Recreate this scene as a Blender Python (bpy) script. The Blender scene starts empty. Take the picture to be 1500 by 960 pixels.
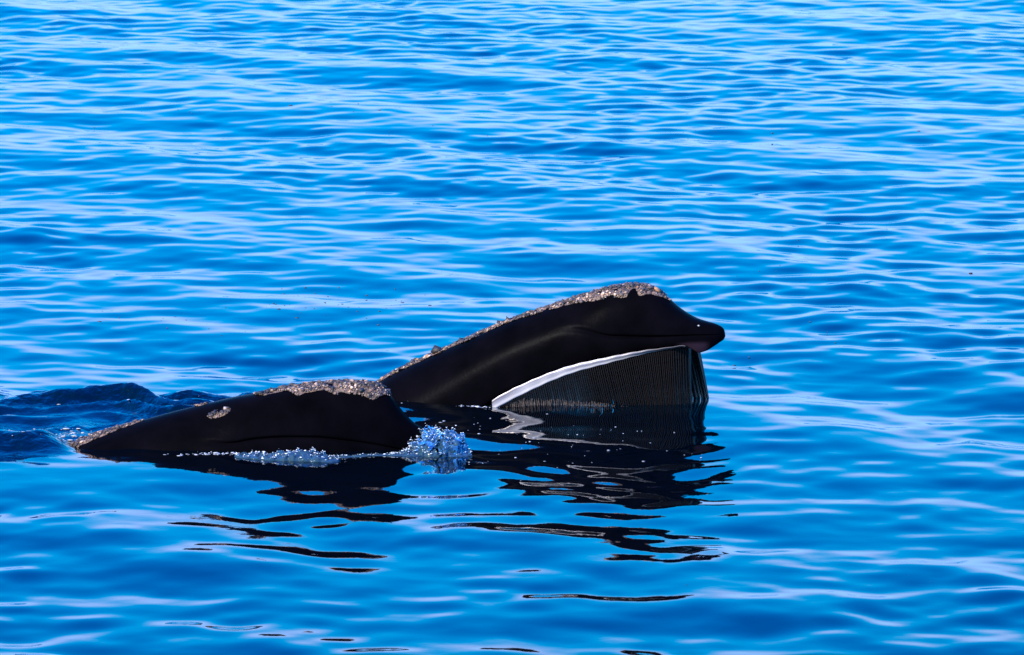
import bpy, bmesh, math, random
import numpy as np
from mathutils import Vector, Matrix

R = math.radians
rng = np.random.default_rng(11)
random.seed(11)
scene = bpy.context.scene
col = scene.collection

# ------------------------------------------------------------------ camera
CAM_H, PITCH, FPX = 10.0, 9.0, 8487.0          # height over the water, depression, focal length in 1500-wide pixels
cam = bpy.data.cameras.new('camera')
cam_o = bpy.data.objects.new('camera', cam)
col.objects.link(cam_o)
cam.sensor_width = 36.0
cam.lens = 36.0 * FPX / 1500.0
cam.clip_start = 1.0
cam.clip_end = 20000.0
cam_o.location = (0, 0, CAM_H)
cam_o.rotation_euler = (R(90 - PITCH), 0, 0)
cam.dof.use_dof = True
cam.dof.focus_distance = 58.0
cam.dof.aperture_fstop = 6.3
scene.camera = cam_o

# ------------------------------------------------------------------ world, sun, exposure
SUN_EL, SUN_ROT = 38.0, 226.0                  # rotation is clockwise from +Y
world = bpy.data.worlds.new('World')
scene.world = world
world.use_nodes = True
wn, wl = world.node_tree.nodes, world.node_tree.links
sky = wn.new('ShaderNodeTexSky')
sky.sky_type = 'NISHITA'
sky.sun_disc = False
sky.sun_elevation = R(SUN_EL)
sky.sun_rotation = R(SUN_ROT)
sky.air_density = 1.0
sky.dust_density = 0.6
sky.ozone_density = 2.2
# the photograph's strongly saturated development, applied evenly to the whole sky: (divide, power, gain, offset, ceiling)
sep = wn.new('ShaderNodeSeparateColor')
cmb = wn.new('ShaderNodeCombineColor')
wl.new(sky.outputs[0], sep.inputs[0])
GRADE = ((10.0, 1.0, 13.0, -3.8, 1.65), (10.0, 0.55, 4.2, 0.0, 9.0), (6.5, -0.18, 6.4, 0.0, 9.0))
for ch, g in enumerate(GRADE):
    last = sep.outputs[ch]
    for op, val in (('DIVIDE', g[0]), ('POWER', g[1]), ('MULTIPLY', g[2]), ('ADD', g[3]), ('MAXIMUM', 0.0), ('MINIMUM', g[4])):
        ma = wn.new('ShaderNodeMath')
        ma.operation = op
        ma.inputs[1].default_value = val
        wl.new(last, ma.inputs[0])
        last = ma.outputs[0]
    wl.new(last, cmb.inputs[ch])
wl.new(cmb.outputs[0], wn['Background'].inputs[0])
wn['Background'].inputs[1].default_value = 0.15

sun = bpy.data.lights.new('sun', 'SUN')
sun.energy = 4.0
sun.angle = R(0.5)
sun.color = (1.0, 0.86, 0.70)
sun_o = bpy.data.objects.new('sun', sun)
col.objects.link(sun_o)
sd = Vector((math.sin(R(SUN_ROT)) * math.cos(R(SUN_EL)), math.cos(R(SUN_ROT)) * math.cos(R(SUN_EL)), math.sin(R(SUN_EL))))
sun_o.rotation_euler = sd.to_track_quat('Z', 'Y').to_euler()
sun_o.location = sd * 60

vs = scene.view_settings
vs.view_transform = 'Standard'
vs.look = 'None'
vs.gamma = 1.0
vs.exposure = 1.25

# ------------------------------------------------------------------ helpers
CP, SP = math.cos(R(PITCH)), math.sin(R(PITCH))


def ray(px, py):
    a, b = px - 750.0, 480.0 - py
    d = np.array([a, FPX * CP + b * SP, -FPX * SP + b * CP])
    return d / np.linalg.norm(d)


def on_water(px, py, z=0.0):
    d = ray(px, py)
    t = (z - CAM_H) / d[2]
    return np.array([0, 0, CAM_H]) + d * t


def on_plane(px, py, p0, n):
    d = ray(px, py)
    o = np.array([0, 0, CAM_H])
    t = np.dot(np.array(p0) - o, n) / np.dot(d, n)
    return o + d * t


def curve(xs, ys):
    """monotone cubic through keys, linear outside"""
    xs, ys = np.array(xs, float), np.array(ys, float)
    o = np.argsort(xs)
    xs, ys = xs[o], ys[o]
    h = np.diff(xs)
    dl = np.diff(ys) / h
    m = np.zeros_like(ys)
    m[0], m[-1] = dl[0], dl[-1]
    for i in range(1, len(xs) - 1):
        m[i] = 0 if dl[i - 1] * dl[i] <= 0 else 2 * dl[i - 1] * dl[i] / (dl[i - 1] + dl[i])

    def f(x):
        x = np.asarray(x, float)
        xc = np.clip(x, xs[0], xs[-1])
        i = np.clip(np.searchsorted(xs, xc) - 1, 0, len(h) - 1)
        t = (xc - xs[i]) / h[i]
        return ((1 + 2 * t) * (1 - t) ** 2 * ys[i] + t * (1 - t) ** 2 * h[i] * m[i]
                + t * t * (3 - 2 * t) * ys[i + 1] + t * t * (t - 1) * h[i] * m[i + 1])
    return f


def mesh_np(name, verts, faces, mat, parent=None, smooth=True, cols=None):
    """faces: (n,k) int array"""
    me = bpy.data.meshes.new(name)
    verts = np.asarray(verts, np.float32)
    faces = np.asarray(faces, np.int32)
    k = faces.shape[1]
    me.vertices.add(len(verts))
    me.vertices.foreach_set('co', verts.ravel())
    me.loops.add(faces.size)
    me.loops.foreach_set('vertex_index', faces.ravel())
    me.polygons.add(len(faces))
    me.polygons.foreach_set('loop_start', np.arange(len(faces), dtype=np.int32) * k)
    me.update(calc_edges=True)
    if smooth:
        me.polygons.foreach_set('use_smooth', np.ones(len(faces), bool))
    if cols is not None:
        at = me.color_attributes.new('tint', 'FLOAT_COLOR', 'POINT')
        c = np.ones((len(verts), 4), np.float32)
        c[:, :3] = cols
        at.data.foreach_set('color', c.ravel())
    if mat:
        me.materials.append(mat)
    me.validate()
    ob = bpy.data.objects.new(name, me)
    col.objects.link(ob)
    ob.parent = parent
    return ob


def empty(name, loc, rz=0.0):
    e = bpy.data.objects.new(name, None)
    col.objects.link(e)
    e.location = loc
    e.rotation_euler = (0, 0, rz)
    e.empty_display_size = 0.3
    return e


def tag(o, label, cat=None, kind=None, group=None):
    o['label'] = label
    if cat:
        o['category'] = cat
    if kind:
        o['kind'] = kind
    if group:
        o['group'] = group


def material(name):
    m = bpy.data.materials.new(name)
    m.use_nodes = True
    nt = m.node_tree
    return m, nt.nodes, nt.links, nt.nodes['Principled BSDF']


def vnoise(p, seed=0):
    """cheap smooth pseudo noise for (n,3) points, about -1..1"""
    r = np.random.default_rng(seed)
    out = np.zeros(len(p))
    for _ in range(7):
        k = r.normal(size=3)
        k *= r.uniform(0.7, 1.5) / np.linalg.norm(k)
        out += np.sin(p @ (k * 2 * math.pi) + r.uniform(0, 6.28))
    return out / 3.2


def smooth(a, b, x):
    t = np.clip((x - a) / (b - a), 0, 1)
    return t * t * (3 - 2 * t)


# ------------------------------------------------------------------ materials
def mat_water():
    m, n, l, b = material('sea_water')
    b.inputs['Base Color'].default_value = (0.0, 0.0012, 0.003, 1)
    b.inputs['Roughness'].default_value = 0.015
    b.inputs['IOR'].default_value = 1.34
    at = n.new('ShaderNodeAttribute')
    at.attribute_name = 'chop'
    co = n.new('ShaderNodeTexCoord')
    mp = n.new('ShaderNodeMapping')
    mp.inputs['Scale'].default_value = (1.0, 0.8, 1.0)
    l.new(co.outputs['Object'], mp.inputs[0])
    n1 = n.new('ShaderNodeTexNoise')
    n1.inputs['Scale'].default_value = 7.0
    n1.inputs['Detail'].default_value = 3.0
    n1.inputs['Roughness'].default_value = 0.45
    l.new(mp.outputs[0], n1.inputs[0])
    ml = n.new('ShaderNodeMath')
    ml.operation = 'MULTIPLY'
    l.new(n1.outputs[0], ml.inputs[0])
    l.new(at.outputs['Fac'], ml.inputs[1])
    bp = n.new('ShaderNodeBump')
    bp.inputs['Strength'].default_value = 1.0
    bp.inputs['Distance'].default_value = 0.05
    l.new(ml.outputs[0], bp.inputs['Height'])
    l.new(bp.outputs[0], b.inputs['Normal'])
    return m


def mat_skin():
    m, n, l, b = material('wet_black_skin')
    b.inputs['IOR'].default_value = 1.35
    b.inputs['Specular IOR Level'].default_value = 0.006
    b.inputs['Specular Tint'].default_value = (0.75, 0.85, 1.0, 1)
    co = n.new('ShaderNodeTexCoord')
    big = n.new('ShaderNodeTexNoise')
    big.inputs['Scale'].default_value = 3.0
    big.inputs['Detail'].default_value = 5
    l.new(co.outputs['Object'], big.inputs[0])
    cr = n.new('ShaderNodeValToRGB')
    cr.color_ramp.elements[0].position = 0.3
    cr.color_ramp.elements[0].color = (0.0008, 0.0008, 0.0012, 1)
    cr.color_ramp.elements[1].position = 0.75
    cr.color_ramp.elements[1].color = (0.0022, 0.0019, 0.0032, 1)
    l.new(big.outputs[0], cr.inputs[0])
    # scattered pale nicks in the skin
    vo = n.new('ShaderNodeTexVoronoi')
    vo.inputs['Scale'].default_value = 7.0
    l.new(co.outputs['Object'], vo.inputs[0])
    lt = n.new('ShaderNodeMath')
    lt.operation = 'LESS_THAN'
    lt.inputs[1].default_value = 0.055
    l.new(vo.outputs['Distance'], lt.inputs[0])
    sep = n.new('ShaderNodeSeparateColor')
    l.new(vo.outputs['Color'], sep.inputs[0])
    gt = n.new('ShaderNodeMath')
    gt.operation = 'GREATER_THAN'
    gt.inputs[1].default_value = 0.93
    l.new(sep.outputs[0], gt.inputs[0])
    an = n.new('ShaderNodeMath')
    an.operation = 'MULTIPLY'
    l.new(lt.outputs[0], an.inputs[0])
    l.new(gt.outputs[0], an.inputs[1])
    mx = n.new('ShaderNodeMix')
    mx.data_type = 'RGBA'
    l.new(an.outputs[0], mx.inputs[0])
    l.new(cr.outputs[0], mx.inputs[6])
    mx.inputs[7].default_value = (0.10, 0.09, 0.09, 1)
    pa = n.new('ShaderNodeAttribute')
    pa.attribute_name = 'palate'
    m2 = n.new('ShaderNodeMix')
    m2.data_type = 'RGBA'
    l.new(pa.outputs['Fac'], m2.inputs[0])
    l.new(mx.outputs[2], m2.inputs[6])
    m2.inputs[7].default_value = (0.018, 0.011, 0.018, 1)
    l.new(m2.outputs[2], b.inputs['Base Color'])
    rr = n.new('ShaderNodeMapRange')
    rr.inputs[3].default_value = 0.22
    rr.inputs[4].default_value = 0.34
    l.new(big.outputs[0], rr.inputs[0])
    l.new(rr.outputs[0], b.inputs['Roughness'])
    fine = n.new('ShaderNodeTexNoise')
    fine.inputs['Scale'].default_value = 22
    fine.inputs['Detail'].default_value = 4
    l.new(co.outputs['Object'], fine.inputs[0])
    bp = n.new('ShaderNodeBump')
    bp.inputs['Strength'].default_value = 0.12
    bp.inputs['Distance'].default_value = 0.01
    l.new(fine.outputs[0], bp.inputs['Height'])
    l.new(bp.outputs[0], b.inputs['Normal'])
    return m


def mat_callosity():
    m, n, l, b = material('crusted_callosity')
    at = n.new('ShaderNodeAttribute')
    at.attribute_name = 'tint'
    co = n.new('ShaderNodeTexCoord')
    no = n.new('ShaderNodeTexNoise')
    no.inputs['Scale'].default_value = 60
    no.inputs['Detail'].default_value = 4
    l.new(co.outputs['Object'], no.inputs[0])
    mr = n.new('ShaderNodeMapRange')
    mr.inputs[1].default_value = 0.3
    mr.inputs[2].default_value = 0.7
    mr.inputs[3].default_value = 0.45
    mr.inputs[4].default_value = 1.3
    l.new(no.outputs[0], mr.inputs[0])
    mx = n.new('ShaderNodeVectorMath')
    mx.operation = 'MULTIPLY'
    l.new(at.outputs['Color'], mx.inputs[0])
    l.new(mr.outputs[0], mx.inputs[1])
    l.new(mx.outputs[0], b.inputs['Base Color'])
    b.inputs['Roughness'].default_value = 0.62
    bp = n.new('ShaderNodeBump')
    bp.inputs['Strength'].default_value = 0.6
    bp.inputs['Distance'].default_value = 0.01
    l.new(no.outputs[0], bp.inputs['Height'])
    l.new(bp.outputs[0], b.inputs['Normal'])
    return m


def mat_gum():
    m, n, l, b = material('pale_gum')
    at = n.new('ShaderNodeAttribute')
    at.attribute_name = 'tint'
    l.new(at.outputs['Color'], b.inputs['Base Color'])
    b.inputs['Roughness'].default_value = 0.3
    co = n.new('ShaderNodeTexCoord')
    no = n.new('ShaderNodeTexNoise')
    no.inputs['Scale'].default_value = 9
    no.inputs['Detail'].default_value = 3
    l.new(co.outputs['Object'], no.inputs[0])
    bp = n.new('ShaderNodeBump')
    bp.inputs['Strength'].default_value = 0.3
    bp.inputs['Distance'].default_value = 0.01
    l.new(no.outputs[0], bp.inputs['Height'])
    l.new(bp.outputs[0], b.inputs['Normal'])
    return m


def mat_plain(name, rgb, rough, rgb2=None, scale=20.0):
    m, n, l, b = material(name)
    b.inputs['Roughness'].default_value = rough
    co = n.new('ShaderNodeTexCoord')
    no = n.new('ShaderNodeTexNoise')
    no.inputs['Scale'].default_value = scale
    no.inputs['Detail'].default_value = 4
    l.new(co.outputs['Object'], no.inputs[0])
    cr = n.new('ShaderNodeValToRGB')
    cr.color_ramp.elements[0].position = 0.35
    cr.color_ramp.elements[0].color = (*rgb, 1)
    cr.color_ramp.elements[1].position = 0.65
    cr.color_ramp.elements[1].color = (*(rgb2 or rgb), 1)
    l.new(no.outputs[0], cr.inputs[0])
    l.new(cr.outputs[0], b.inputs['Base Color'])
    return m


def mat_splash():
    m, n, l, b = material('splashing_water')
    b.inputs['Base Color'].default_value = (0.25, 0.60, 0.92, 1)
    b.inputs['Roughness'].default_value = 0.04
    b.inputs['IOR'].default_value = 1.33
    b.inputs['Transmission Weight'].default_value = 0.93
    return m


M_WATER, M_SKIN, M_CALL, M_GUM = mat_water(), mat_skin(), mat_callosity(), mat_gum()
M_BALEEN = mat_plain('dark_baleen', (0.005, 0.0042, 0.0045), 0.38, (0.015, 0.012, 0.011), 30)
M_BALEEN.node_tree.nodes['Principled BSDF'].inputs['Specular IOR Level'].default_value = 0.045
M_FRINGE = mat_plain('tan_baleen_hair', (0.020, 0.015, 0.012), 0.7, (0.075, 0.053, 0.038), 40)
M_SPLASH = mat_splash()
M_FOAM = mat_plain('white_foam', (0.55, 0.62, 0.68), 0.45, (0.8, 0.82, 0.84), 30)
M_SCRAP = mat_plain('thin_foam', (0.16, 0.19, 0.23), 0.4, (0.42, 0.45, 0.50), 6)
M_FLECK = mat_plain('floating_fleck', (0.015, 0.015, 0.018), 0.6, (0.06, 0.05, 0.05), 3)

# ------------------------------------------------------------------ whale axes (used by the water too)
FAR_A = R(-15.0)
m1, m2 = on_water(1003, 600), on_water(1035, 585)
far_mid = (m1 + m2) / 2
NEAR_A = R(-5.0)
near_mid = on_water(628, 655)


# ------------------------------------------------------------------ sea surface
def axis_spacing(lo, hi, step, limit_lo, limit_hi, grow=1.16):
    mid = list(np.arange(lo, hi + step, step))
    a, s = [], step
    x = lo
    while x > limit_lo:
        s *= grow
        x -= s
        a.append(x)
    b, s = [], step
    x = mid[-1]
    while x < limit_hi:
        s *= grow
        x += s
        b.append(x)
    return np.array(a[::-1] + mid + b)


def wave_set(n, lmin, lmax, psi, spread, slope, seed):
    r = np.random.default_rng(seed)
    lam = np.exp(r.uniform(math.log(lmin), math.log(lmax), n))
    ang = R(psi) + r.normal(0, R(spread), n)
    k = 2 * math.pi / lam
    sl = r.uniform(0.5, 1.3, n)
    sl *= math.tan(R(slope)) * math.sqrt(2) / math.sqrt((sl ** 2).sum())
    return np.stack([k * np.cos(ang), k * np.sin(ang), sl / k, r.uniform(0, 6.283, n)], 1)


def add_waves(X, Y, ws):
    Z = np.zeros(X.shape, np.float32)
    for kx, ky, a, p in ws:
        Z += a * np.sin(kx * X + ky * Y + p, dtype=np.float32)
    return Z


def seg_dist(X, Y, p, q):
    """signed distances: along 0..1 and across for a segment"""
    d = np.array(q[:2]) - np.array(p[:2])
    L = math.hypot(*d)
    d = d / L
    u = (X - p[0]) * d[0] + (Y - p[1]) * d[1]
    v = -(X - p[0]) * d[1] + (Y - p[1]) * d[0]
    return u / L, v


def build_sea():
    xs = axis_spacing(-12.0, 12.0, 0.055, -4000, 4000).astype(np.float32)
    ys = axis_spacing(40.0, 108.0, 0.05, -4000, 9000).astype(np.float32)
    X, Y = np.meshgrid(xs, ys)
    # a slow wander bends the wave trains so nothing repeats
    swell = add_waves(X, Y, wave_set(34, 2.2, 6.5, 52, 30, 1.8, 1))
    mid = add_waves(X, Y, wave_set(70, 1.0, 2.4, 68, 48, 2.1, 2))
    fine = add_waves(X, Y, wave_set(120, 0.42, 1.0, 84, 50, 2.55, 3))
    tiny = add_waves(X, Y, wave_set(50, 0.22, 0.38, 84, 55, 0.6, 4))
    patch = 0.75 + 0.45 * add_waves(X, Y, wave_set(12, 6.0, 16.0, 60, 50, 4, 5)) / 0.09
    patch = np.clip(patch + 0.15, 0.75, 1.35)
    # fade what the grid can no longer carry
    gx = np.gradient(xs)[None, :] * np.ones_like(Y)
    gy = np.gradient(ys)[:, None] * np.ones_like(X)
    g = np.maximum(gx, gy)
    Z = swell * smooth(1.6, 0.6, g) + mid * smooth(0.5, 0.15, g) + (fine * patch + tiny * patch) * smooth(0.16, 0.07, g)
    chop = (0.02 * np.ones_like(Z)).astype(np.float32)

    # glassy slick along the near side of the front whale
    p, q = on_water(-60, 705), on_water(420, 690)
    u, v = seg_dist(X, Y, p, q)
    slick = np.exp(-(np.maximum(np.abs(u - 0.45) - 0.35, 0) / 0.25) ** 2 - (v / 1.3) ** 2)
    Z = Z * (1 - 0.75 * slick) + 0.05 * slick
    # calmer water in the lee of the two heads
    c = on_water(830, 640)
    lee = np.exp(-((X - c[0]) / 1.9) ** 2 - ((Y - c[1]) / 1.9) ** 2)
    Z = Z * (1 - 0.30 * lee)
    c = on_water(470, 690)
    lee = np.exp(-((X - c[0]) / 1.3) ** 2 - ((Y - c[1]) / 1.2) ** 2)
    Z = Z * (1 - 0.30 * lee)

    # churned wake over the back of the farther whale and behind the nearer one
    turb = add_waves(X, Y, wave_set(80, 0.24, 0.9, 90, 75, 13.0, 6))
    p, q = on_water(-300, 588), on_water(520, 592)
    u, v = seg_dist(X, Y, p, q)
    wav = 0.10 * np.sin(u * 9.0) + 0.06 * np.sin(u * 23 + 1)
    along = smooth(1.06, 0.86, u) * smooth(-0.6, 0.05, u)
    vv = v - wav
    ridge = np.where(vv > 0, np.exp(-(vv / 0.22) ** 2), np.exp(-(vv / 0.24) ** 2))
    hgt = 0.035 + 0.055 * np.exp(-((u - 0.60) / 0.09) ** 2) + 0.015 * np.sin(u * 17)
    Z = Z + ridge * along * hgt
    ph = 2 * math.pi * (v / 0.46 + 0.42 * np.sin(u * 8 + 1) + 0.22 * np.sin(u * 19) + 0.15 * np.sin(u * 37 + 2))
    Z = Z + along * (0.5 + 0.5 * np.sin(ph)) ** 1.4 * 0.095 * (0.75 + 0.35 * np.sin(u * 14 + v * 2.3)) * smooth(0.1, -0.15, v) * smooth(-1.7, -0.9, v)
    wake = along * smooth(0.55, 0.1, v) * smooth(-2.6, -1.2, v)
    # second, lower surge breaking off the back of the nearer whale
    p, q = on_water(-250, 662), on_water(120, 652)
    u, v = seg_dist(X, Y, p, q)
    al2 = smooth(1.0, 0.82, u) * smooth(-0.5, 0.1, u)
    r2 = np.where(v > 0, np.exp(-(v / 0.22) ** 2), np.exp(-(v / 0.33) ** 2)) * al2
    Z = Z + 0.19 * r2
    wake = np.clip(np.maximum(wake, al2 * np.exp(-(v / 0.55) ** 2)), 0, 1)
    # smooth tongue of water between the two surges
    p, q = on_water(-200, 617), on_water(230, 614)
    u, v = seg_dist(X, Y, p, q)
    tongue = np.exp(-(v / 0.45) ** 2) * smooth(1.0, 0.8, u)
    wake = wake * (1 - 0.85 * tongue)
    Z = Z + turb * wake
    chop += 1.3 * wake
    # ripples in the strip between the heads
    p, q = on_water(575, 600), on_water(720, 605)
    u, v = seg_dist(X, Y, p, q)
    st = np.exp(-(v / 0.5) ** 2) * np.exp(-((u - 0.5) / 0.8) ** 2)
    Z = Z + turb * 0.09 * st
    chop += 0.1 * st

    nx, ny = len(xs), len(ys)
    V = np.stack([X.ravel(), Y.ravel(), Z.ravel()], 1)
    i = (np.arange(ny - 1)[:, None] * nx + np.arange(nx - 1)[None, :]).ravel()
    F = np.stack([i, i + 1, i + nx + 1, i + nx], 1)
    o = mesh_np('water', V, F, M_WATER)
    at = o.data.attributes.new('chop', 'FLOAT', 'POINT')
    at.data.foreach_set('value', chop.ravel().astype(np.float32))
    tag(o, 'rippled deep blue sea reflecting the sky', kind='structure')

    def height(x, y):
        ix = min(max(int(np.searchsorted(xs, x)), 1), nx - 1)
        iy = min(max(int(np.searchsorted(ys, y)), 1), ny - 1)
        return float(Z[iy, ix])
    return o, height


sea, sea_z = build_sea()


# ------------------------------------------------------------------ whales
class Head:
    """a whale lofted along its own axis: s = metres back from the snout, l = to its right, z up (world)"""

    def __init__(self, mid, ang, top_px, groove_px, lip_px, width, tail):
        self.h = np.array([math.cos(ang), math.sin(ang), 0])
        self.r = np.array([math.sin(ang), -math.cos(ang), 0])
        self.w = curve(*zip(*width))
        self.mid = np.array([mid[0], mid[1], 0.0])
        tip = on_plane(*top_px[0], self.mid, self.r)
        self.o = np.array([tip[0], tip[1], 0.0])
        self.ang = ang
        self.zt = self.line(top_px, tail[0], 0.0)
        self.zg = self.line(groove_px, tail[1], 0.9)
        self.zl = self.line(lip_px, tail[2], 0.95)

    def line(self, px, tail, frac):
        S, Z = [], []
        for x, y in px:
            s = 1.0
            for _ in range(6):
                p = on_plane(x, y, self.o + self.r * float(self.w(s)) * frac, self.r)
                s = float(np.dot(self.o - p, self.h))
            if S and s <= S[-1] + 1e-3:
                s = S[-1] + 0.004
            S.append(s)
            Z.append(p[2])
        for s, z in tail:
            if s > S[-1]:
                S.append(s)
                Z.append(z)
        return curve(S, Z)

    def section(self, s, n=56):
        zt, zg, zl, w = (float(f(s)) for f in (self.zt, self.zg, self.zl, self.w))
        zg = min(zg, zt - 0.02)
        zl = min(zl, zg - 0.015)
        a, b = zt - zg, zg - zl
        gr = float(self.gd(s))
        kg = min(gr, 1.0)
        pts = [(0, zt), (.22 * w, zt - .025 * a), (.45 * w, zt - .14 * a), (.64 * w, zt - .36 * a),
               (.78 * w, zt - .62 * a), (.885 * w - .015 * kg * w, zt - .84 * a), (.925 * w - .02 * kg * w, zt - .95 * a),
               ((.935 - .02 * kg - .05 * gr) * w, zg), (.958 * w - .023 * kg * w, zg - .12 * b), (.985 * w, zg - .38 * b),
               (1.0 * w, zg - .66 * b), (.98 * w, zg - .9 * b), (.93 * w, zl), (.84 * w, zl + .03 * b),
               (.6 * w, zl + .10 * b), (.3 * w, zl + .14 * b), (0, zl + .15 * b)]
        P = np.array(pts)
        # away from the snout the cross-section eases into a plain rounded flank
        ph = np.linspace(0, math.pi / 2, 13)
        el = np.stack([.965 * w * np.sin(ph), zl + (zt - zl) * np.cos(ph) ** 0.9], 1)
        kk = kg * kg * (3 - 2 * kg)
        P[:13] = kk * P[:13] + (1 - kk) * el
        T = np.linspace(0, len(P) - 1, n)
        # Catmull-Rom
        Q = np.vstack([2 * P[0] - P[1], P, 2 * P[-1] - P[-2]])
        Q[0] = [-P[1][0], P[1][1]]
        Q[-1] = [-P[-2][0], P[-2][1]]
        i = np.clip(T.astype(int), 0, len(P) - 2)
        f = (T - i)[:, None]
        p0, p1, p2, p3 = Q[i], Q[i + 1], Q[i + 2], Q[i + 3]
        return 0.5 * (2 * p1 + (p2 - p0) * f + (2 * p0 - 5 * p1 + 4 * p2 - p3) * f ** 2 + (3 * p1 - p0 - 3 * p2 + p3) * f ** 3)

    def P(self, s, l, z):
        return self.o + -self.h * s + self.r * l + np.array([0, 0, z])

    def local(self, p):
        return np.array([np.dot(p - self.o, self.h), -np.dot(p - self.o, self.r), p[2]])


def to_local(head, s, l, z):
    """coordinates inside the whale's Empty: x forward, y to its left"""
    return np.stack([-np.asarray(s, float), -np.asarray(l, float), np.asarray(z, float)], -1)


def lump_template():
    bm = bmesh.new()
    bmesh.ops.create_icosphere(bm, subdivisions=1, radius=1)
    v = np.array([x.co[:] for x in bm.verts])
    f = np.array([[q.index for q in p.verts] for p in bm.faces])
    bm.free()
    return v, f


LV, LF = lump_template()


def surface(head, s, t):
    """points and normals on the head's upper surface, t = lateral in metres (signed), arrays"""
    if not hasattr(head, 'tab'):
        head.gs, head.gt = np.arange(0.02, 4.8, 0.012), np.arange(0, 0.80, 0.008)
        rows = []
        for q in head.gs:
            sec = head.section(q)
            k = int(np.argmax(sec[:, 0]))
            rows.append(np.interp(head.gt, sec[:k + 1, 0], sec[:k + 1, 1]))
        head.tab = np.array(rows)

    def at(s, t):
        a = np.clip((s - head.gs[0]) / 0.012, 0, len(head.gs) - 2.001)
        b = np.clip(np.abs(t) / 0.008, 0, len(head.gt) - 2.001)
        i, j = a.astype(int), b.astype(int)
        f, g = a - i, b - j
        T = head.tab
        z = (T[i, j] * (1 - f) + T[i + 1, j] * f) * (1 - g) + (T[i, j + 1] * (1 - f) + T[i + 1, j + 1] * f) * g
        return np.stack([-s, -t, z], -1)
    s, t = np.asarray(s, float), np.asarray(t, float)
    p = at(s, t)
    nrm = np.cross(at(s + .02, t) - at(s - .02, t), at(s, t + .02) - at(s, t - .02))
    nrm /= np.linalg.norm(nrm, axis=-1, keepdims=True)
    nrm[nrm[..., 2] < 0] *= -1
    return p, nrm


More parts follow.
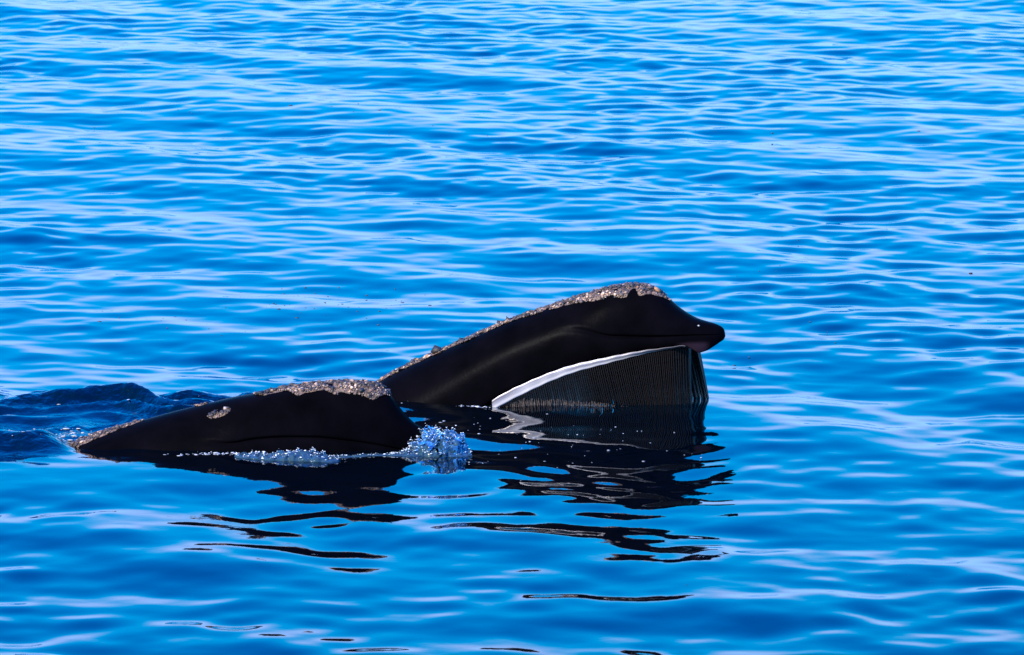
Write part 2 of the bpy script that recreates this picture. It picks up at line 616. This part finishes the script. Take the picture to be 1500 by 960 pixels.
def callosity(head, parent, outline, n, size, seed, label=None):
    """outline: (s0, s1, s -> (tmin, tmax)); a rough raised crust carrying many small uneven lumps"""
    r = np.random.default_rng(seed)
    s0, s1, ext = outline
    # crust
    ns_, nt_ = max(int((s1 - s0) / 0.011), 8), 30
    S = np.repeat(np.linspace(s0, s1, ns_)[:, None], nt_, 1)
    E = np.array([ext(q) for q in S[:, 0]])
    K = np.linspace(-1, 1, nt_)[None, :]
    q3 = np.stack([S * 9, K * 2 + 0 * S, 0 * S + seed], -1).reshape(-1, 3)
    rag = 1 + 0.10 * vnoise(np.stack([S * 4.5, np.sign(K) * 3 + 0 * S, 0 * S + seed], -1).reshape(-1, 3), seed).reshape(S.shape)
    mid, hw = E.mean(1)[:, None], np.maximum((E[:, 1] - E[:, 0]) / 2, .004)[:, None]
    T = mid + hw * K * rag
    p, nrm = surface(head, S.ravel(), T.ravel())
    edge = np.clip((1 - np.abs(K)) * 5, 0, 1) * np.clip(np.minimum(S - s0, s1 - S) / 0.03, 0, 1)
    nz = vnoise(p * 9, seed + 1) * .5 + vnoise(p * 21, seed + 2) * .5 + .4 * r.normal(size=len(p))
    bare = smooth(-.55, .15, vnoise(np.stack([S * 5.5, K * 1.2 + 0 * S, 0 * S + seed * 3.3], -1).reshape(-1, 3), seed + 40) + 1.1 * (1 - np.abs(K + 0 * S).ravel()))
    hgt = edge.ravel() * (0.007 + 0.006 * nz) * bare - 0.005 * (1 - bare) - 0.004 * (edge.ravel() < .05)
    V = [p + nrm * hgt[:, None]]
    i = (np.arange(ns_ - 1)[:, None] * nt_ + np.arange(nt_ - 1)[None, :]).ravel()
    F = [np.stack([i, i + 1, i + nt_ + 1], 1), np.stack([i, i + nt_ + 1, i + nt_], 1)]
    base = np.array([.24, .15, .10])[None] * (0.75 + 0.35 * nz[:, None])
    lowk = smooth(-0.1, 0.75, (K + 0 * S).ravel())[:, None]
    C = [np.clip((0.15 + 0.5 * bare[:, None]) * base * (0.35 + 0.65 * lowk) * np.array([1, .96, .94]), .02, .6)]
    tot = len(p)
    # lumps
    u = r.uniform(s0, s1, n * 4)
    ee = np.array([ext(q) for q in u])
    hw = (ee[:, 1] - ee[:, 0]) / 2
    keep = r.random(len(u)) < hw / hw.max()
    u, ee, hw = u[keep][:n], ee[keep][:n], hw[keep][:n]
    k = r.uniform(-1, 1, len(u))
    bare = vnoise(np.stack([u * 5.5, k * 1.2, 0 * u + seed * 3.3], 1), seed + 40)
    keep = (bare + 1.1 * (1 - np.abs(k)) > r.uniform(-.35, .55, len(u)))
    u, ee, hw, k = u[keep], ee[keep], hw[keep], k[keep]
    t = ee.mean(1) + hw * k
    pp, nn = surface(head, u, t)
    mott = np.clip(vnoise(pp * 5.0, seed + 60) + .4 * vnoise(pp * 13.0, seed + 61), -1.2, 1.3)
    LVn = [LV * (1 + 0.38 * vnoise(LV * 0.8 + 7.3 * q, q))[:, None] for q in range(12)]
    for a in range(len(u)):
        e = abs(k[a])
        rad = size * math.exp(r.normal(-0.1, 0.55)) * (1 - 0.35 * e)
        tall = r.uniform(0.35, 0.75) if r.random() > 0.08 else r.uniform(1.0, 1.5)
        A = np.cross(nn[a], r.normal(size=3))
        A /= np.linalg.norm(A)
        B = np.cross(nn[a], A)
        v = LVn[r.integers(12)]
        v = (v[:, :1] * A * r.uniform(.7, 1.3) + v[:, 1:2] * B + v[:, 2:3] * nn[a] * tall) * rad + pp[a] + nn[a] * (0.008 + rad * 0.1)
        F.append(LF + tot)
        V.append(v)
        tot += len(LV)
        q = r.random()
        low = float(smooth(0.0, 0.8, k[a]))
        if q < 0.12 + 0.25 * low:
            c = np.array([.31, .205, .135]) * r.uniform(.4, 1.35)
        elif q < 0.80:
            c = np.array([.045, .031, .025]) * r.uniform(.3, 1.8)
        elif q < 0.84:
            c = np.array([.36, .18, .08]) * r.uniform(.6, 1.1)
        elif q < 0.87:
            c = np.array([.33, .26, .21])
        else:
            c = np.array([.025, .022, .024])
        c = c * (0.95 + 0.55 * mott[a])
        C.append(np.repeat(c[None], len(LV), 0))
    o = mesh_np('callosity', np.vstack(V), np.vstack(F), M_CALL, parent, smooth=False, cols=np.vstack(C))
    o['kind'] = 'stuff'
    if label:
        o['label'] = label
    return o


def body(head, parent, s_end, jaw, palate=False):
    ss = np.concatenate([0.30 * (np.arange(1, 20) / 20) ** 1.8, np.linspace(0.30, 5.5, 190), np.linspace(5.7, s_end, 50)])
    V, rows = [], []
    N = 56
    for s in ss:
        sec = head.section(s, N)
        full = np.vstack([sec, np.stack([-sec[-2:0:-1, 0], sec[-2:0:-1, 1]], 1)])
        V.append(to_local(head, np.full(len(full), s), full[:, 0], full[:, 1]))
    m = len(V[0])
    n = len(V)
    V = np.vstack(V)
    F = []
    for i in range(n - 1):
        a = i * m + np.arange(m)
        b = i * m + (np.arange(m) + 1) % m
        F.append(np.stack([a, b, b + m, a + m], 1))
    F = np.vstack(F)
    V = list(V)
    tipz = V[0][2]
    zt = V[:m]
    c0 = np.mean(V[:m], 0)
    c0[0] = -ss[0] + 0.004
    c1 = np.mean(V[-m:], 0)
    V.append(c0)
    V.append(c1)
    k0, k1 = len(V) - 2, len(V) - 1
    cap = [[k0, (j + 1) % m, j, j] for j in range(m)]
    bm = bmesh.new()
    bv = [bm.verts.new(v) for v in V]
    for f in F:
        bm.faces.new([bv[i] for i in f])
    base = (n - 1) * m
    for j in range(m):
        bm.faces.new([bv[k0], bv[(j + 1) % m], bv[j]])
        bm.faces.new([bv[k1], bv[base + j], bv[base + (j + 1) % m]])
    # dropped lower jaw, a scoop lying open under the water
    s0, s1, wj, zj = jaw
    K, L = 24, 20
    ring = []
    for i in range(K + 1):
        f = i / K
        s = s0 + (s1 - s0) * f
        w = wj * math.sqrt(max(1 - (1 - f) ** 2.2, 0.0)) + 0.03
        zz = zj + 0.55 * f * f
        row = []
        for j in range(L):
            a = 2 * math.pi * j / L
            row.append(bm.verts.new((-s, w * math.cos(a), zz + (0.18 + 0.35 * f) * math.sin(a))))
        ring.append(row)
    for i in range(K):
        for j in range(L):
            bm.faces.new([ring[i][j], ring[i][(j + 1) % L], ring[i + 1][(j + 1) % L], ring[i + 1][j]])
    bm.faces.new(ring[0][::-1])
    bm.faces.new(ring[-1])
    bmesh.ops.recalc_face_normals(bm, faces=bm.faces)
    for f in bm.faces:
        f.smooth = True
    me = bpy.data.meshes.new('body')
    bm.to_mesh(me)
    bm.free()
    me.materials.append(M_SKIN)
    if palate:                              # bare mauve underside of the snout tip
        co = np.empty(len(me.vertices) * 3, np.float32)
        me.vertices.foreach_get('co', co)
        co = co.reshape(-1, 3)
        q = -co[:, 0].astype(float)
        v = smooth(0.10, 0.18, q) * smooth(0.46, 0.38, q) * smooth(0.055, 0.10, head.zg(q) - co[:, 2])
        at = me.attributes.new('palate', 'FLOAT', 'POINT')
        at.data.foreach_set('value', v.astype(np.float32))
    o = bpy.data.objects.new('body', me)
    col.objects.link(o)
    o.parent = parent
    return o


TAIL_T = [(5.2, -.35), (7, -.3), (10, -.5), (13.5, -.9)]
TAIL_G = [(4.4, -1.0), (5.2, -1.3), (8, -1.3), (13.5, -1.0)]
TAIL_L = [(4.2, -1.6), (5.2, -2.4), (8, -2.5), (13.5, -1.25)]

# ---- farther whale: raised head, baleen showing
far = Head(
    far_mid, FAR_A,
    [(1062, 489), (1060, 482), (1055, 478), (1045, 474), (1035, 471.5), (1020, 467), (1005, 459), (992, 450), (982, 441), (972, 432), (962, 424.5),
     (948, 419), (930, 417), (905, 419), (880, 425.5), (840, 437.5), (800, 451), (760, 464), (720, 480), (680, 498), (640, 516),
     (600, 534), (572, 548), (552, 560)],
    [(1062, 491), (1050, 490.5), (1020, 491), (980, 493), (940, 494), (900, 493), (865, 491), (820, 494), (780, 503), (740, 520),
     (700, 545), (660, 575)],
    [(1061, 494), (1055, 501), (1045, 508), (1035, 514), (1024, 517), (1012, 511), (1000, 506), (975, 509), (950, 512.5), (925, 517), (900, 521.5), (873, 527), (847, 533), (820, 540.8), (793, 550), (767, 561),
     (740, 574.5), (713, 591), (690, 607), (670, 622)],
    [(0, .02), (.02, .07), (.06, .12), (.15, .19), (.3, .26), (.6, .35), (1.0, .41), (1.6, .47), (2.4, .57), (3.2, .72), (4.2, .95), (5.5, 1.2), (8, 1.25), (11, .8), (13.5, .3)],
    (TAIL_T, TAIL_G, TAIL_L))
far.gd = curve([0, .1, .5, 1.0, 2.1, 9], [.5, 1.2, 1.6, 1.1, 0, 0])
far_root = empty('whale', tuple(far.o), FAR_A)
tag(far_root, 'black whale lifting its crusted head high with pale gum and striped baleen showing', 'whale')
body(far, far_root, 13.5, (0.6, 4.2, 0.75, -1.55), True)


def strip_ext(keys):
    f0 = curve([k[0] for k in keys], [k[1] for k in keys])
    f1 = curve([k[0] for k in keys], [k[2] for k in keys])
    return lambda s: (float(f0(s)), float(f1(s)))


def s_at(head, px, py, off=0.0):
    p = on_plane(px, py, head.o + head.r * off, head.r)
    return float(np.dot(head.o - p, head.h))


# long crust from bonnet to blowholes
fs = lambda x, y: s_at(far, x, y)
b0, b1 = fs(981, 440), fs(552, 555)
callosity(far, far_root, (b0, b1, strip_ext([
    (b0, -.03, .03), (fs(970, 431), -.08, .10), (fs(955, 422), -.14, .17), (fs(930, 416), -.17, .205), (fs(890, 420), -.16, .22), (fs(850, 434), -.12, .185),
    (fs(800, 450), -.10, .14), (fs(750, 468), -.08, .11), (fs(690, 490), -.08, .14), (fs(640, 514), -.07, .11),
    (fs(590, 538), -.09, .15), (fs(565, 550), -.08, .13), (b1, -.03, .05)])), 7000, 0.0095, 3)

# gum and baleen on both sides
gum_top = curve(*zip(*[(s_at(far, x, y, .4), 0) for x, y in [(1010, 505), (720, 592)]])) if False else None


def rack(head, side, s_front, s_back, spacing, lean, splay, front=0.15):
    """pale gum ridge under the lip with the row of plates hanging from it; side +1 = the whale's right"""
    ss = np.linspace(s_front, s_back, 120)
    rows, cols, NR = [], [], 20
    for s in ss:
        zl, w = float(head.zl(s)), float(head.w(s))
        f = (s - s_front) / (s_back - s_front)
        hgt = 0.012 + 0.030 * float(smooth(0.0, 0.4, f)) + 0.040 * float(smooth(.3, .95, f))
        wob = .003 * math.sin(s * 9) + .002 * math.sin(s * 37)
        zc = zl - hgt * 0.62 + wob
        q = []
        for k in range(NR):
            a = 2 * math.pi * k / NR
            q.append((s, side * (0.89 * w + (0.032 + .010 * math.sin(3 * a)) * math.cos(a) + wob), zc + hgt * 0.85 * math.sin(a)))
            h01 = 0.5 + 0.5 * math.sin(a)
            st = .5 + .5 * math.sin(s * 5.0 + 2.2 * math.sin(s * 2.3))
            band = math.exp(-((h01 - (.64 + .06 * st)) / .09) ** 2) * (.75 + .25 * math.sin(s * 3.1 + 1)) + .6 * math.exp(-((h01 - (.47 + .04 * math.sin(s * 6))) / .03) ** 2) * st
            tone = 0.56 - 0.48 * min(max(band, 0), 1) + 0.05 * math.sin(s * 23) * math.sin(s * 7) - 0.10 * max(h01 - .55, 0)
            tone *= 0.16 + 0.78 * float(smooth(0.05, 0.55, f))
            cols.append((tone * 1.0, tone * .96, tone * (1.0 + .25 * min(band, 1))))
        rows.append(q)
    V = np.array(rows).reshape(-1, 3)
    V = to_local(head, V[:, 0], V[:, 1], V[:, 2])
    F = []
    for i in range(len(ss) - 1):
        for k in range(NR):
            F.append([i * NR + k, i * NR + (k + 1) % NR, (i + 1) * NR + (k + 1) % NR, (i + 1) * NR + k])
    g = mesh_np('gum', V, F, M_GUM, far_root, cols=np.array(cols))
    # plates: one shared unit mesh, hung by scale
    seg = 7
    pv, pf = [], []
    for i in range(seg + 1):
        f = i / seg
        depth = 0.11 * (1 - f) ** 0.8 + 0.012
        th = 0.33 * (1 - 0.2 * f)
        y0 = 0.10 * f * f
        pv += [(-th, -y0 - .004, -f), (-th * .5, -y0 + .004, -f), (th * .5, -y0 + .004, -f), (th, -y0 - .004, -f), (th * .5, -y0 - depth, -f), (-th * .5, -y0 - depth, -f)]
    for i in range(seg):
        for k in range(6):
            pf.append([i * 6 + k, i * 6 + (k + 1) % 6, (i + 1) * 6 + (k + 1) % 6, (i + 1) * 6 + k])
    me = bpy.data.meshes.new('baleen_plate')
    me.from_pydata(pv, [], pf + [[5, 4, 3, 2, 1, 0], [seg * 6 + k for k in range(6)]])
    me.materials.append(M_BALEEN)
    tips = []
    s = s_front
    while s < s_back:
        f = (s - s_front) / (s_back - s_front)
        zl, w = float(head.zl(s)), float(head.w(s))
        ztop = zl - 0.012 - 0.07 * float(smooth(0.0, 0.7, f))
        bot = -0.22 - 0.1 * random.random()
        L = max(ztop - bot, 0.12)
        o = bpy.data.objects.new('baleen_plate', me)
        col.objects.link(o)
        o.parent = g
        tuck = 0.10 * max(1 - (s - s_front) / 0.18, 0) ** 2 if side > 0 else 0.0
        base = to_local(head, s, side * (0.90 * w - tuck), ztop)
        d = Vector((math.sin(R(lean * (front + (1 - front) * float(smooth(0.0, 0.7, s - s_front))) + random.uniform(-.6, .6))), side * -splay, -1)).normalized()   # hanging direction
        ez = -d
        ex = Vector((1, 0, 0)) - Vector((1, 0, 0)).dot(ez) * ez
        ex.normalize()
        ey = ez.cross(ex)
        if side > 0:
            ex2, ey2 = -ex, -ey          # outer edge faces the whale's right
        else:
            ex2, ey2 = ex, ey
        mt = Matrix((ex2, ey2, ez)).transposed().to_4x4()
        mt.translation = Vector(base)
        o.matrix_local = mt @ Matrix.Diagonal((spacing * 0.95, 1, L, 1))
        tips.append((s, side * 0.90 * w, ztop, d))
        s += spacing * random.uniform(.94, 1.06)
    return g, tips


g1, tips = rack(far, 1, s_at(far, 1003, 510, .3), s_at(far, 722, 592, .5), 0.0205, 14, 0.06)
g2, _ = rack(far, -1, s_at(far, 1004, 510, .3), s_at(far, 860, 592, .5), 0.0125, 14, 0.10, 0.8)

# pale hair fringe of the baleen where it trails at the waterline
V, F = [], []
for (s, l, zt, d) in tips:
    if s < s_at(far, 930, 600, .3):
        continue
    k0 = smooth(s_at(far, 930, 600, .3), s_at(far, 840, 600, .3), s)
    for _ in range(9):
        zz = random.uniform(-0.05, 0.015 + 0.06 * float(k0))
        if zz > zt - 0.06:
            continue
        p = np.array(to_local(far, s, l, zt)) + np.array(d) * (zt - zz) / (-d.z) + np.array([random.uniform(-.01, .01), -0.012 - random.uniform(0, .03), 0])
        e = p + np.array([random.uniform(-.01, .03), random.uniform(-.06, -.01), -random.uniform(.05, .09)])
        i = len(V)
        wd = 0.0022
        V += [p + [wd, 0, 0], p + [-wd, .0, 0], p + [0, .006, 0], e + [wd, 0, 0], e + [-wd, 0, 0], e + [0, .004, 0]]
        F += [[i, i + 1, i + 4, i + 3], [i + 1, i + 2, i + 5, i + 4], [i + 2, i, i + 3, i + 5]]
fr = mesh_np('baleen_fringe', V, F, M_FRINGE, far_root)
fr['kind'] = 'stuff'

# ---- nearer whale: low head pushing water
near = Head(
    near_mid, NEAR_A,
    [(652, 662), (646, 650), (640, 641), (632, 635), (625, 630), (614, 624.5), (604, 618), (594, 608), (585, 597.5), (577, 586), (570, 577), (563, 569.5), (556, 564.5), (545, 561), (525, 559.5),
     (490, 560.5), (460, 563), (430, 566.5), (400, 572), (375, 577), (345, 582), (310, 590), (260, 602), (205, 617), (160, 629.5), (130, 639), (108, 649), (92, 660), (60, 682)],
    [(650, 668), (620, 664), (580, 658), (540, 651), (500, 645.5), (460, 641.5), (420, 641), (380, 643), (345, 649), (310, 660), (260, 690)],
    [(648, 690), (600, 688), (540, 681), (480, 676), (420, 675), (370, 679), (330, 690), (260, 730)],
    [(0, .02), (.02, .07), (.06, .12), (.15, .18), (.3, .24), (.6, .32), (1.0, .40), (1.6, .47), (2.4, .55), (3.2, .70), (4.2, .92), (5.5, 1.15), (8, 1.2), (11, .8), (13.5, .3)],
    (TAIL_T, TAIL_G, TAIL_L))
near.gd = curve([0, .1, .5, 1.8, 2.7, 9], [.5, .8, 1.2, 1.1, 0, 0])
near_root = empty('whale', tuple(near.o), NEAR_A)
tag(near_root, 'black whale swimming with its low crusted snout pushing up a splash', 'whale')
body(near, near_root, 13.5, (0.5, 4.2, 0.75, -1.9))
ns = lambda x, y: s_at(near, x, y)
b0, b1 = ns(572, 580), ns(372, 578)
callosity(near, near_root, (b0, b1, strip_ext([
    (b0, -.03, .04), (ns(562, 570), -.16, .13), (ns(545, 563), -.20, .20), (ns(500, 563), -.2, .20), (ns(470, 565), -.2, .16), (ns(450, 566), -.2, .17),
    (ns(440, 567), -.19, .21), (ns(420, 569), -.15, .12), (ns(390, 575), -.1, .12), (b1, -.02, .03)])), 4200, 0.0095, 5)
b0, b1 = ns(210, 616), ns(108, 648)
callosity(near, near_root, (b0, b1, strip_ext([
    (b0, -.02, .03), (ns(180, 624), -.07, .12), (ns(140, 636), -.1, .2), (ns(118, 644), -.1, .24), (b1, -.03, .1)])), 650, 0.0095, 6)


def oval(s0, s1, t0, hw):
    c = (s0 + s1) / 2
    return (s0, s1, lambda s: (t0 - hw * math.sqrt(max(1 - ((s - c) / (s1 - c)) ** 2, 0)), t0 + hw * math.sqrt(max(1 - ((s - c) / (s1 - c)) ** 2, 0))))


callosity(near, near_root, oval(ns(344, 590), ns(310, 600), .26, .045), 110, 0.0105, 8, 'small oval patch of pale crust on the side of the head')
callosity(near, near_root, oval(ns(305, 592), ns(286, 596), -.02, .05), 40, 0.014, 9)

# lone pale barnacle near the tip of the lifted snout
q, nq = surface(far, np.array([s_at(far, 1023, 482, .15)]), np.array([.14]))
bn = mesh_np('barnacle', LV * np.array([.014, .008, .010]) + q[0], LF, M_CALL, far_root, cols=np.full((len(LV), 3), .4))
# ------------------------------------------------------------------ splash and foam


def beads(pts, radii, seed, squash=0.8):
    """many small separate drops or bubbles in one mesh"""
    r = np.random.default_rng(seed)
    V, F = [], []
    for p, q in zip(pts, radii):
        F.append(LF + len(V) * len(LV))
        V.append(LV * (q * np.array([r.uniform(.6, 2.3), r.uniform(.7, 1.3), r.uniform(.5, 1.3) * squash])) + p)
    return np.vstack(V), np.vstack(F)


def churn(name, lobes, label, seed, amp, n_beads, bead, bead_label, flung=0.0, bead_bias=1.0):
    """a heaped body of clear water (lobes: x, y, rx, ry, h) with bright drops and bubbles over it"""
    r = np.random.default_rng(seed)
    L = np.array(lobes)
    x0, x1 = (L[:, 0] - 2 * L[:, 2]).min(), (L[:, 0] + 2 * L[:, 2]).max()
    y0, y1 = (L[:, 1] - 2 * L[:, 3]).min(), (L[:, 1] + 2 * L[:, 3]).max()
    g = 0.011
    xs, ys = np.arange(x0, x1, g), np.arange(y0, y1, g)
    X, Y = np.meshgrid(xs, ys)
    H = np.full(X.shape, -0.05)
    for (cx, cy, rx, ry, h) in lobes:
        d = ((X - cx) / rx) ** 2 + ((Y - cy) / ry) ** 2
        H = np.maximum(H, h * np.sqrt(np.clip(1 - d * .6, 0, 1)) - 0.05 * smooth(1.2, 1.66, d))
    q = np.stack([X, Y, H], -1).reshape(-1, 3)
    m = smooth(-0.02, 0.05, H)
    n1 = (np.abs(vnoise(q / 0.15, seed)) + 0.6 * np.abs(vnoise(q / 0.07, seed + 1)) + 0.35 * np.abs(vnoise(q / 0.035, seed + 2))).reshape(X.shape)
    Zs = np.array([[sea_z(a, b) for a in xs[::6]] for b in ys[::6]])
    Zs = np.repeat(np.repeat(Zs, 6, 0), 6, 1)[:len(ys), :len(xs)]
    Z = H - amp * 0.75 * m + amp * n1 * m + Zs
    dx = amp * .7 * m * vnoise(q / 0.09, seed + 5).reshape(X.shape)
    dy = amp * .7 * m * vnoise(q / 0.09, seed + 6).reshape(X.shape)
    nx = len(xs)
    i = (np.arange(len(ys) - 1)[:, None] * nx + np.arange(nx - 1)[None, :]).ravel()
    hv = H.ravel()
    F = np.stack([i, i + 1, i + nx + 1, i + nx], 1)
    F = F[(hv[F] > -0.045).any(1)]
    used, inv = np.unique(F, return_inverse=True)
    P = np.stack([X + dx, Y + dy, Z], -1).reshape(-1, 3)
    o = mesh_np(name, P[used], inv.reshape(F.shape), M_SPLASH)
    tag(o, label, kind='stuff')
    ok = np.where(hv > 0.004)[0]
    w = np.clip(n1.ravel()[ok], .05, None) ** (2.0 * bead_bias)
    pick = r.choice(ok, n_beads, p=w / w.sum())
    pts = P[pick] + np.stack([r.normal(0, .01, n_beads), r.normal(0, .01, n_beads), np.abs(r.normal(0, .004 + flung * .1, n_beads)) + flung * np.where(r.random(n_beads) < .25, r.random(n_beads), 0)], 1)
    V, Fb = beads(pts, bead * np.exp(np.clip(r.normal(-.2, .45, n_beads), -1.2, .65)), seed + 9)
    b = mesh_np(name.replace('splash', 'spray').replace('swirl', 'froth'), V, Fb, M_FOAM)
    tag(b, bead_label, kind='stuff')
    return o


c = on_water(646, 664)
churn('bow_splash', [
    (c[0] - .20, c[1] + .02, .09, .10, .08), (c[0] - .09, c[1] - .02, .10, .11, .15), (c[0] + .02, c[1] - .03, .10, .12, .20),
    (c[0] + .11, c[1] - .02, .09, .12, .205), (c[0] + .18, c[1] - .01, .06, .09, .12), (c[0] - .12, c[1] + .26, .08, .08, .20), (c[0] - .05, c[1] + .16, .09, .09, .17),
    (c[0] - .30, c[1] - .04, .09, .07, .04), (c[0] + .03, c[1] - .08, .24, .10, .03)],
    'clear blue water heaped up at the snout of the nearer whale', 51, 0.055, 520, 0.0042,
    'white drops of spray flying off the heaped water at the snout of the nearer whale', 0.03)
W = on_water
a, b = W(360, 671), W(486, 674)
lob = [(a[0] + (b[0] - a[0]) * f, a[1] + (b[1] - a[1]) * f, .11, .13, h) for f, h in ((.02, .02), (.15, .03), (.3, .035), (.45, .05), (.58, .06), (.7, .07), (.82, .055), (.95, .02))]
churn('flank_swirl', lob, 'low glassy swirl of water along the flank of the nearer whale', 61, 0.024, 270, 0.0038,
      'white froth on the swirl along the flank of the nearer whale', 0.0, 1.6)
a, b = W(500, 668), W(600, 668)
lob = [(a[0] + (b[0] - a[0]) * f, a[1], .10, .05, h) for f, h in ((0, .008), (.3, .012), (.55, .008), (.8, .015), (1, .02))]
churn('snout_swirl', lob, 'thin dark swirl of water under the snout of the nearer whale', 71, 0.012, 60, 0.004,
      'scattered white froth under the snout of the nearer whale', 0.0, 1.6)

# ---- bubbles, foam scraps and floating specks on the surface
def scatter(name, spots, mat, label, seed, squash):
    """spots: (px, py, sx, sy, n, radius)"""
    r = np.random.default_rng(seed)
    pts, rad = [], []
    for (px, py, sx, sy, n, q) in spots:
        for _ in range(n):
            p = W(px + r.normal(0, sx), py + r.normal(0, sy))
            pts.append(np.array([p[0], p[1], sea_z(p[0], p[1]) + q * .2]))
            rad.append(q * math.exp(r.normal(-.2, .5)))
    V, F = beads(pts, rad, seed, squash)
    o = mesh_np(name, V, F, mat)
    tag(o, label, kind='stuff')


scatter('foam_scraps', [(300, 667, 30, 1.5, 90, .008), (105, 640, 14, 6, 70, .010), (160, 603, 60, 5, 8, .005),
                        (340, 590, 50, 5, 8, .005), (50, 650, 20, 5, 40, .008),
                        (700, 592, 16, 0.8, 90, .008), (605, 582, 18, 3, 14, .007), (780, 640, 90, 22, 40, .006), (930, 650, 60, 20, 20, .007), (690, 625, 30, 10, 10, .011)],
        M_SCRAP, 'white foam scraps and bubbles on the dark water around the whales', 81, 0.3)
scatter('floating_specks', [(470, 440, 90, 14, 60, .006), (330, 470, 120, 18, 30, .006), (900, 190, 300, 14, 40, .007), (1150, 390, 180, 30, 20, .006),
                            (400, 165, 200, 10, 25, .007), (1150, 520, 150, 30, 12, .006), (1200, 870, 150, 20, 8, .005), (560, 455, 60, 10, 25, .006), (1422, 401, .1, .1, 1, .028)],
        M_FLECK, 'tiny dark specks drifting on the blue water', 91, 0.4)
